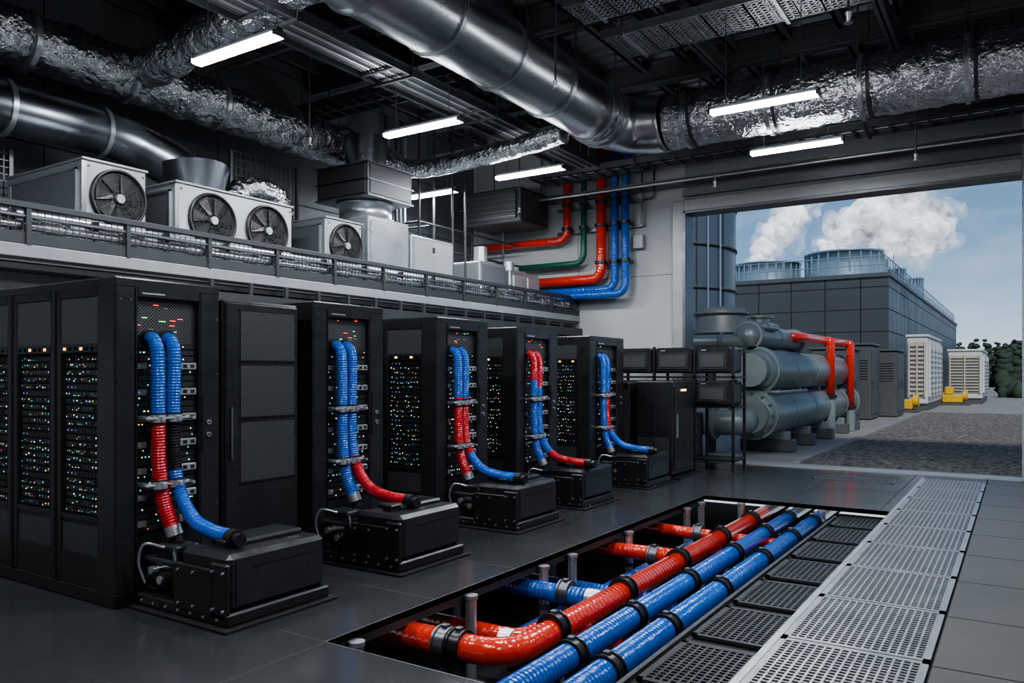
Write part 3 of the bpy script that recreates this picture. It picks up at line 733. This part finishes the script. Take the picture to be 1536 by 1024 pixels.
clamp(-3.0,4.02,zt-.02,.088,'x'); clamp(-3.11,4.02,zt-.02,.088,'x',TRAY)
z2=-.30
b.sweep([(-4.2,5.6,z2+.06),(-2.9,5.6,z2+.06)],.075,BLUE,20); b.cyl((-2.9,5.6,z2+.06),(-2.78,5.6,z2+.06),.085,STEEL,16)
b.sweep(fillet([(-4.2,4.75,z2-.05),(-3.0,4.75,z2-.05),(-3.0,5.2,z2-.05),(-2.4,5.2,z2-.1)],.15),.07,RED,20)
b.sweep([(-4.2,7.2,z2+.08),(-2.66,7.2,z2+.10)],.07,RED,20); b.sweep([(-4.2,8.45,z2+.1),(-2.0,8.45,z2+.05)],.065,RED,20)
b.sweep([(-2.9,6.8,z2),(-2.35,9.4,z2)],.06,RED,20)
b.sweep([(-4.2,6.3,z2-.1),(-2.7,6.3,z2-.1),(-2.4,6.3,z2-.1)],.08,BLUE,20); b.sweep([(-3.2,5.,-.45),(-3.2,9,-.45)],.07,BLUE,16)
for (x,y) in ((-3.1,5.6),(-3.0,7.2),(-3.0,8.45)): clamp(x,y,z2+.08,.075,'x',TRAY)
for (x,y) in ((-2.8,6.3),(-3.1,4.75),(-2.85,5.2)): b.cyl((x-.05,y,z2-.08),(x+.05,y,z2-.08),.1,STEEL,16)
for k in range(3): b.cyl((-1.87+.025*k,2.6,-.20-.03*k),(-1.87+.025*k,9.7,-.20-.03*k),.011,CABLE,8)
b.done()
b=B('raised_floor_pedestals')
for (x,y) in [(-3.34,4.62),(-3.34,5.65),(-3.34,6.15),(-3.34,7.35),(-3.34,9.0),(-3.34,9.5),(-3.34,3.45),(-1.95,9.70),(-2.9,9.70),(-4.2,5.6),(-4.2,7.3),(-4.2,9.)]:
    b.cyl((x,y,-.7),(x,y,-.045),.04,SILVER,16); b.box(x-.07,x+.07,y-.07,y+.07,-.7,-.68,STEEL); b.cyl((x,y,-.075),(x,y,-.047),.05,STEEL,16); b.cyl((x,y,-.4),(x,y,-.36),.048,DKSTEEL,16)
b.done()
def grate(b,x0,x1,y0,y1,z,m,pit,rim=.035,t=.02,bar=.014):
    b.box(x0,x1,y0,y0+rim,z-t,z,m); b.box(x0,x1,y1-rim,y1,z-t,z,m); b.box(x0,x0+rim,y0,y1,z-t,z,m); b.box(x1-rim,x1,y0,y1,z-t,z,m)
    nx=int((x1-x0-2*rim)/pit); ny=int((y1-y0-2*rim)/pit); px=(x1-x0-2*rim)/nx; py=(y1-y0-2*rim)/ny
    for i in range(nx+1): xx=x0+rim+i*px; b.box(xx-bar/2,xx+bar/2,y0+rim,y1-rim,z-t,z-.001,m)
    for i in range(ny+1): yy=y0+rim+i*py; b.box(x0+rim,x1-rim,yy-bar/2,yy+bar/2,z-t,z-.0015,m)
b=B('perforated_floor_grates'); y=2.7
while y<13.0:
    grate(b,GX0+.01,GX1-.01,y+.008,y+1.032,.0,GRATEM,.043,bar=.013); y+=1.04
b.box(GX0-.0,GX1,GY0,GY1,-.06,-.055,DARK)
b.box(GX0-.03,GX0+.012,TY0,GY1,-.05,.004,STEEL)
b.box(GX0-.03,GX0+.0,TY0,TY1,-.7,-.05,DKSTEEL)
b.done()
b=B('floor_drain_grate')
grate(b,-2.6,-1.5,12.2,12.7,.006,TRAY,.05,t=.005,bar=.016)
b.done()
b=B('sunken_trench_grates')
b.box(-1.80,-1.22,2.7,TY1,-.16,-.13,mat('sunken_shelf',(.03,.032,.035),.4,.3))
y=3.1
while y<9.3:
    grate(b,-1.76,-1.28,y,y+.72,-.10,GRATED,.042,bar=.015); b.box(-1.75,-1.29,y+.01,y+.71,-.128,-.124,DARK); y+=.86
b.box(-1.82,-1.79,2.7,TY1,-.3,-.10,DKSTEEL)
b.done()

# ------------------------------------------------------------ outdoors
b=B('ground_outdoor')
b.box(-60,-3.3,YW+.3,120,-.1,-.01,CONC); b.box(-3.3,60,YW+.3,14.2,-.1,-.01,CONC); b.box(-3.3,60,14.2,36,-.1,-.012,GRAVEL); b.box(-3.3,60,36,120,-.1,-.012,CONC)
b.box(-3.34,-3.22,14.2,36,-.05,.03,CONC); b.box(-60,60,120,400,-.1,-.02,TREE)
b.done()
def vessel(b,x,y0,y1,z,r):
    b.lathe((x,y0,z),(0,1,0),[(-.16,0),(-.15,r*.5),(-.1,r*.8),(0,r),(y1-y0,r),(y1-y0+.1,r*.8),(y1-y0+.16,0)],VESSEL,32)
    for yy in (y0+.02,y0+.12,y1-.12,y1): b.cyl((x,yy-.025,z),(x,yy+.025,z),r+.045,VESSEL,32)
    k=y0+1.7
    while k<y1-.5: b.cyl((x,k-.02,z),(x,k+.02,z),r+.015,VESSEL,32); k+=1.9
b=B('industrial_chiller')
XC=-4.32
vessel(b,XC,15.2,24.2,.76,.44); vessel(b,XC,15.4,23.2,1.62,.42)
vessel(b,XC-.15,15.4,19.0,2.30,.24)
b.cyl((XC-.15,16.2,2.5),(XC-.15,16.2,2.68),.2,VESSEL,20); b.cyl((XC-.15,16.2,2.68),(XC-.15,16.2,2.72),.28,VESSEL,20); b.box(XC-.5,XC+.15,15.8,16.6,2.42,2.57,VESSEL,.04)
for y in (16.2,18.0,20.0,22.0,23.6):
    b.box(XC-.45,XC+.45,y-.1,y+.1,.06,.40,VESSEL,.02); b.box(XC-.5,XC+.55,y-.18,y+.18,-.01,.24,CAB,.02); b.box(XC-.25,XC+.25,y-.06,y+.06,1.15,1.25,VESSEL)
b.cyl((XC,15.0,1.62),(XC,15.3,1.62),.32,VESSEL,28); b.cyl((XC,14.95,.76),(XC,15.15,.76),.34,VESSEL,28)
for k in range(12): a=k*math.pi/6; b.cyl((XC+.40*math.cos(a),15.08,.76+.40*math.sin(a)),(XC+.40*math.cos(a),15.2,.76+.40*math.sin(a)),.022,CAB,8)
b.sweep(fillet([(XC,15.1,.66),(XC-.2,14.8,.62),(-9,14.8,.6)],.2),.24,VESSEL,24)
for x in (-4.9,-5.0,-5.7): b.cyl((x,14.8,.6),(x-.05,14.8,.6),.31,VESSEL,24)
for z,y in ((2.2,15.4),(1.9,15.9)): b.sweep([(XC,y,z),(-10,y,z)],.13,VESSEL,20); b.cyl((-4.95,y,z),(-5.0,y,z),.18,VESSEL,20)
for x in (-5.2,-7.5): b.box(x-.06,x+.06,15.3,15.5,0,2.1,CAB)
b.sweep(fillet([(XC-.3,15.4,1.2),(XC+.48,15.35,1.2),(XC+.48,17.5,1.2)],.1),.035,VESSEL,12)
b.sweep(fillet([(XC,18.0,2.36),(-4.08,18.3,2.36),(-4.08,20.5,2.36),(-3.93,20.5,2.36),(-3.93,20.5,.95)],.25),.105,RED,16)
b.sweep(fillet([(-4.08,20.2,2.36),(-4.0,22.9,2.36),(-3.88,22.9,2.36),(-3.88,22.9,.6)],.25),.105,RED,16)
for (x,y,z) in ((-3.93,20.5,.95),(-3.88,22.9,.6)): b.cyl((x,y,z),(x,y,z+.08),.16,RUB,16); b.cyl((x,y,0),(x,y,z),.12,VESSEL,16)
b.done()
for (x0,x1,y0,y1,h) in ((-5.6,-4.5,26.0,28.2,2.3),(-5.3,-4.2,28.6,30.4,2.5),(-4.9,-3.7,31.0,33.0,2.35)):
    b=B('outdoor_electrical_cabinet')
    b.box(x0,x1,y0,y1,0,h,CAB,.04); b.box(x0-.05,x1+.05,y0-.05,y1+.05,h,h+.08,CAB,.02)
    for i in range(8): b.box(x0+.1,x1-.1,y0-.03,y0,h*.55+i*.09,h*.55+i*.09+.04,CAB)
    for k in (0,1): yy=y0+.1+k*(y1-y0-.1)/2; b.box(x1,x1+.03,yy,yy+(y1-y0)/2-.15,.2,h-.15,CAB,.01); b.box(x1+.03,x1+.06,yy+.1,yy+.14,1,1.3,DKSTEEL)
    b.done()
def outunit(x0,x1,y0,y1,h,z0=.25):
    b=B('outdoor_hvac_unit')
    b.box(x0,x1,y0,y1,z0,h,WHITE,.05); b.box(x0-.05,x1+.05,y0-.05,y1+.05,h,h+.12,WHITE,.03); b.box(x0,x1,y0+.1,y1-.1,0,z0,CAB)
    b.box(x0+.08,x1-.08,y0-.04,y0,z0+.3,h-.2,BEIGE)
    for i in range(12): zz=z0+.35+i*(h-z0-.6)/12; b.box(x0+.1,x1-.1,y0-.07,y0-.03,zz,zz+.06,CAB)
    for i in range(3): xx=x0+.1+i*(x1-x0-.2)/2; b.box(xx-.03,xx+.03,y0-.09,y0-.03,z0+.3,h-.2,BEIGE)
    n=4
    for i in range(n):
        ya=y0+.2+i*(y1-y0-.2)/n; b.box(x1,x1+.10,ya,ya+(y1-y0)/n-.35,z0+.3,h-.2,WHITE,.02)
        for j in range(9): zz=z0+.4+j*(h-z0-.8)/9; b.box(x1+.10,x1+.12,ya+.1,ya+(y1-y0)/n-.45,zz,zz+.08,VESSEL)
    b.done()
outunit(-4.1,-3.3,37.5,44,3.1); outunit(-3.2,-1.65,47,54,2.7)
for (x,y) in ((-4.15,35.6),(-2.9,45)):
    b=B('yellow_pump_skid')
    b.box(x-.4,x+.5,y-.5,y+.6,.1,.5,YEL,.05); b.box(x-.3,x+.1,y-.3,y+.3,.5,.9,YEL,.05); b.cyl((x+.5,y,.45),(x+.7,y,.45),.25,YEL,16); b.box(x-.5,x+.8,y-.6,y+.7,0,.1,CAB)
    b.done()
b=B('plant_building')
b.box(-26,-5.5,43,92,0,6.4,BLDG); b.box(-26.1,-5.4,42.9,92.1,6.4,6.6,CAB)
for k in range(24):
    xx=-26+k*.9; b.cyl((xx,43.2,6.6),(xx,43.2,7.5),.025,TOWER,6)
for k in range(50): b.cyl((-5.7,43.2+k,6.6),(-5.7,43.2+k,7.5),.025,TOWER,6)
for z in (7.05,7.5): b.cyl((-26,43.2,z),(-5.7,43.2,z),.025,TOWER,6); b.cyl((-5.7,43.2,z),(-5.7,92,z),.025,TOWER,6)
b.done()
def tower(x,y,r,z1):
    b=B('cooling_tower'); h=z1-6.6
    b.lathe((x,y,6.6),(0,0,1),[(0,r*1.04),(h*.5,r*.99),(h*.93,r),(h*.93,r*1.04),(h,r*1.04),(h,r*.95),(h*.6,r*.9),(h*.6,0)],TOWER,48)
    for k in range(24): a=k*math.pi/12; b.box(x+r*math.cos(a)-.04,x+r*math.cos(a)+.04,y+r*math.sin(a)-.04,y+r*math.sin(a)+.04,6.6,z1-.1,TOWER)
    b.done()
tower(-12.5,47,1.8,7.95); tower(-8.1,46.5,2.1,8.15); tower(-7.3,57,1.0,8.4); tower(-7.0,66,.9,8.7)
b=B('storage_silo')
b.lathe((-11.7,28,0),(0,0,1),[(0,3.0),(9.,3.0),(9.6,2.0),(9.8,0)],SILO,64)
for z in (1.5,3,4.5,6,7.5): b.lathe((-11.7,28,z),(0,0,1),[(0,3.0),(0,3.05),(.08,3.05),(.08,3.0)],CAB,64)
for k in (0,1): b.cyl((-9.0+.4*k,26.3+.1*k,0),(-9.0+.4*k,26.3+.1*k,9.2),.03,TOWER,6)
b.done()
b=B('storage_tank')
b.lathe((-8.0,24.6,0),(0,0,1),[(0,.8),(3.4,.8),(3.6,.7),(3.7,0)],CAB,40)
for z in (.8,1.8,2.8,3.4): b.lathe((-8.0,24.6,z),(0,0,1),[(0,.8),(0,.85),(.08,.85),(.08,.8)],CAB,40)
b.done()
b=B('conifer_tree_line')
rn=random.Random(5)
for k in range(420):
    x=rn.uniform(-8,42); y=rn.uniform(104,124); h=rn.uniform(3.6,5.8)
    b.cyl((x,y,0),(x,y,1.5),.12,CAB,5)
    for j in range(8):
        z=.4+j*(h-.4)/8; r=(1.15*(1-j/8.6)**.8)*rn.uniform(.75,1.2)
        b.puff((x+rn.uniform(-.15,.15),y,z+.35),r,TREE,8,5,.7,1.7,sz=.75)
b.done()
b=B('hedge_row')
for k in range(110):
    x=-1.0+k*.33; y=rn.uniform(60,62); r=rn.uniform(.35,.7)
    b.puff((x,y,r*.7),r,TREE,10,6,.6,2.)
b.done()

# ------------------------------------------------------------ steam plumes
def vap(name,alpha):
    m,nt,bs=newmat(name); bs.inputs['Base Color'].default_value=(.93,.95,.98,1); bs.inputs['Roughness'].default_value=1; bs.inputs['Specular IOR Level'].default_value=0
    bs.inputs['Emission Color'].default_value=(.82,.88,.97,1); bs.inputs['Emission Strength'].default_value=.32  # faint emission whitens the steam, standing in for light scattered inside it
    tc=N(nt,'ShaderNodeTexCoord'); nz=N(nt,'ShaderNodeTexNoise'); nz.inputs['Scale'].default_value=1.6; nz.inputs['Detail'].default_value=6; nt.links.new(tc.outputs['Object'],nz.inputs['Vector'])
    bp=N(nt,'ShaderNodeBump'); bp.inputs['Strength'].default_value=.5; bp.inputs['Distance'].default_value=.35; nt.links.new(nz.outputs[0],bp.inputs['Height']); nt.links.new(bp.outputs[0],bs.inputs['Normal'])
    if alpha<1:
        a=M2(nt,'MULTIPLY_ADD',nz.outputs[0],2.6*alpha,-.8*alpha); a.node.use_clamp=True; nt.links.new(a,bs.inputs['Alpha'])
    try: m.cycles.emission_sampling='NONE'
    except Exception: pass
    return m
V1=vap('steam_dense',1.); V2=vap('steam_soft',.55); V3=vap('steam_wisp',.2)
def plume(blobs,seed):
    b=B('steam_plume'); rn=random.Random(seed)
    for (x,y,z,r,soft) in blobs:
        if not soft: b.puff((x,y,z),r*.74,V1,32,20,.35,1.3)
        n=16 if not soft else 9
        for k in range(n):
            d=Vector((rn.gauss(0,1),rn.gauss(0,1)*.7,rn.gauss(0,1))).normalized()
            q=rn.uniform(.55,.95); rr=r*rn.uniform(.22,.45)
            p=Vector((x,y,z))+d*r*q*.9
            mm=V3 if soft else (V1 if q<.72 else V2)
            b.puff(p,rr,mm,18,12,.45,2.)
        if not soft:
            for k in range(12):
                d=Vector((rn.gauss(0,1),rn.gauss(0,1)*.7,rn.gauss(0,1))).normalized(); b.puff(Vector((x,y,z))+d*r*1.08,r*rn.uniform(.28,.48),V3,16,10,.5,2.)
    b.done()
plume([(-12.9,47,8.3,.75,0),(-12.4,47,8.9,.9,0),(-11.8,47,9.7,1.05,0),(-11.1,47,10.5,.95,0),(-11.3,47,11.4,.8,0),(-10.1,47,11.1,.7,1),(-9.6,47.2,11.9,.8,1)],3)
plume([(-8.7,46.5,8.5,.9,0),(-8.0,46.5,9.2,1.1,0),(-7.0,46.5,10.1,1.3,0),(-5.9,46.5,9.9,1.3,0),(-4.9,46.5,9.8,1.35,0),(-4.0,46.5,9.2,1.15,0),(-6.0,46.5,8.6,1.0,0),(-4.6,46.5,8.3,.9,0),(-6.6,46.5,11.4,.9,0),(-3.3,46.5,8.6,.9,1),(-3.0,46.5,9.9,.8,1),(-4.9,46.5,11.4,.8,1)],8)

# ------------------------------------------------------------ world, sun, camera
w=bpy.data.worlds.new('sky_world'); bpy.context.scene.world=w; w.use_nodes=True; nt=w.node_tree
bg=nt.nodes['Background']; tc=N(nt,'ShaderNodeTexCoord'); sp=N(nt,'ShaderNodeSeparateXYZ'); nt.links.new(tc.outputs['Generated'],sp.inputs[0])
cr=N(nt,'ShaderNodeValToRGB'); nt.links.new(sp.outputs[2],cr.inputs[0])
e=cr.color_ramp.elements; e[0].position=0.; e[0].color=(.68,.79,.90,1); e[1].position=.6; e[1].color=(.08,.16,.30,1)
for p,c in ((.07,(.42,.58,.77,1)),(.14,(.21,.37,.58,1)),(.25,(.13,.25,.43,1))):
    k=e.new(p); k.color=c
mp=N(nt,'ShaderNodeMapping'); mp.inputs['Scale'].default_value=(3,3,9); nt.links.new(tc.outputs['Generated'],mp.inputs[0])
nz=N(nt,'ShaderNodeTexNoise'); nz.inputs['Scale'].default_value=2.; nz.inputs['Detail'].default_value=8; nt.links.new(mp.outputs[0],nz.inputs['Vector'])
rp=N(nt,'ShaderNodeMapRange'); rp.inputs[1].default_value=.48; rp.inputs[2].default_value=.8; nt.links.new(nz.outputs[0],rp.inputs[0])
fc=M2(nt,'MULTIPLY',rp.outputs[0],.6)
nt.links.new(mixc(nt,fc,cr.outputs[0],(.72,.79,.86)),bg.inputs['Color']); bg.inputs['Strength'].default_value=1.1
s=bpy.data.lights.new('sun_light','SUN'); s.energy=2.9; s.angle=math.radians(6); s.color=(1,.95,.88)
so=bpy.data.objects.new('sun_light',s); COL.objects.link(so); so.rotation_euler=(math.radians(42),math.radians(25),0)
f=1179.
cam=bpy.data.cameras.new('camera'); co=bpy.data.objects.new('camera',cam); COL.objects.link(co)
co.location=(0,0,1.555); co.rotation_euler=(math.pi/2,0,math.radians(32.9)); cam.sensor_width=36; cam.lens=36*f/1536; cam.shift_y=48/1536; cam.clip_end=600
bpy.context.scene.camera=co
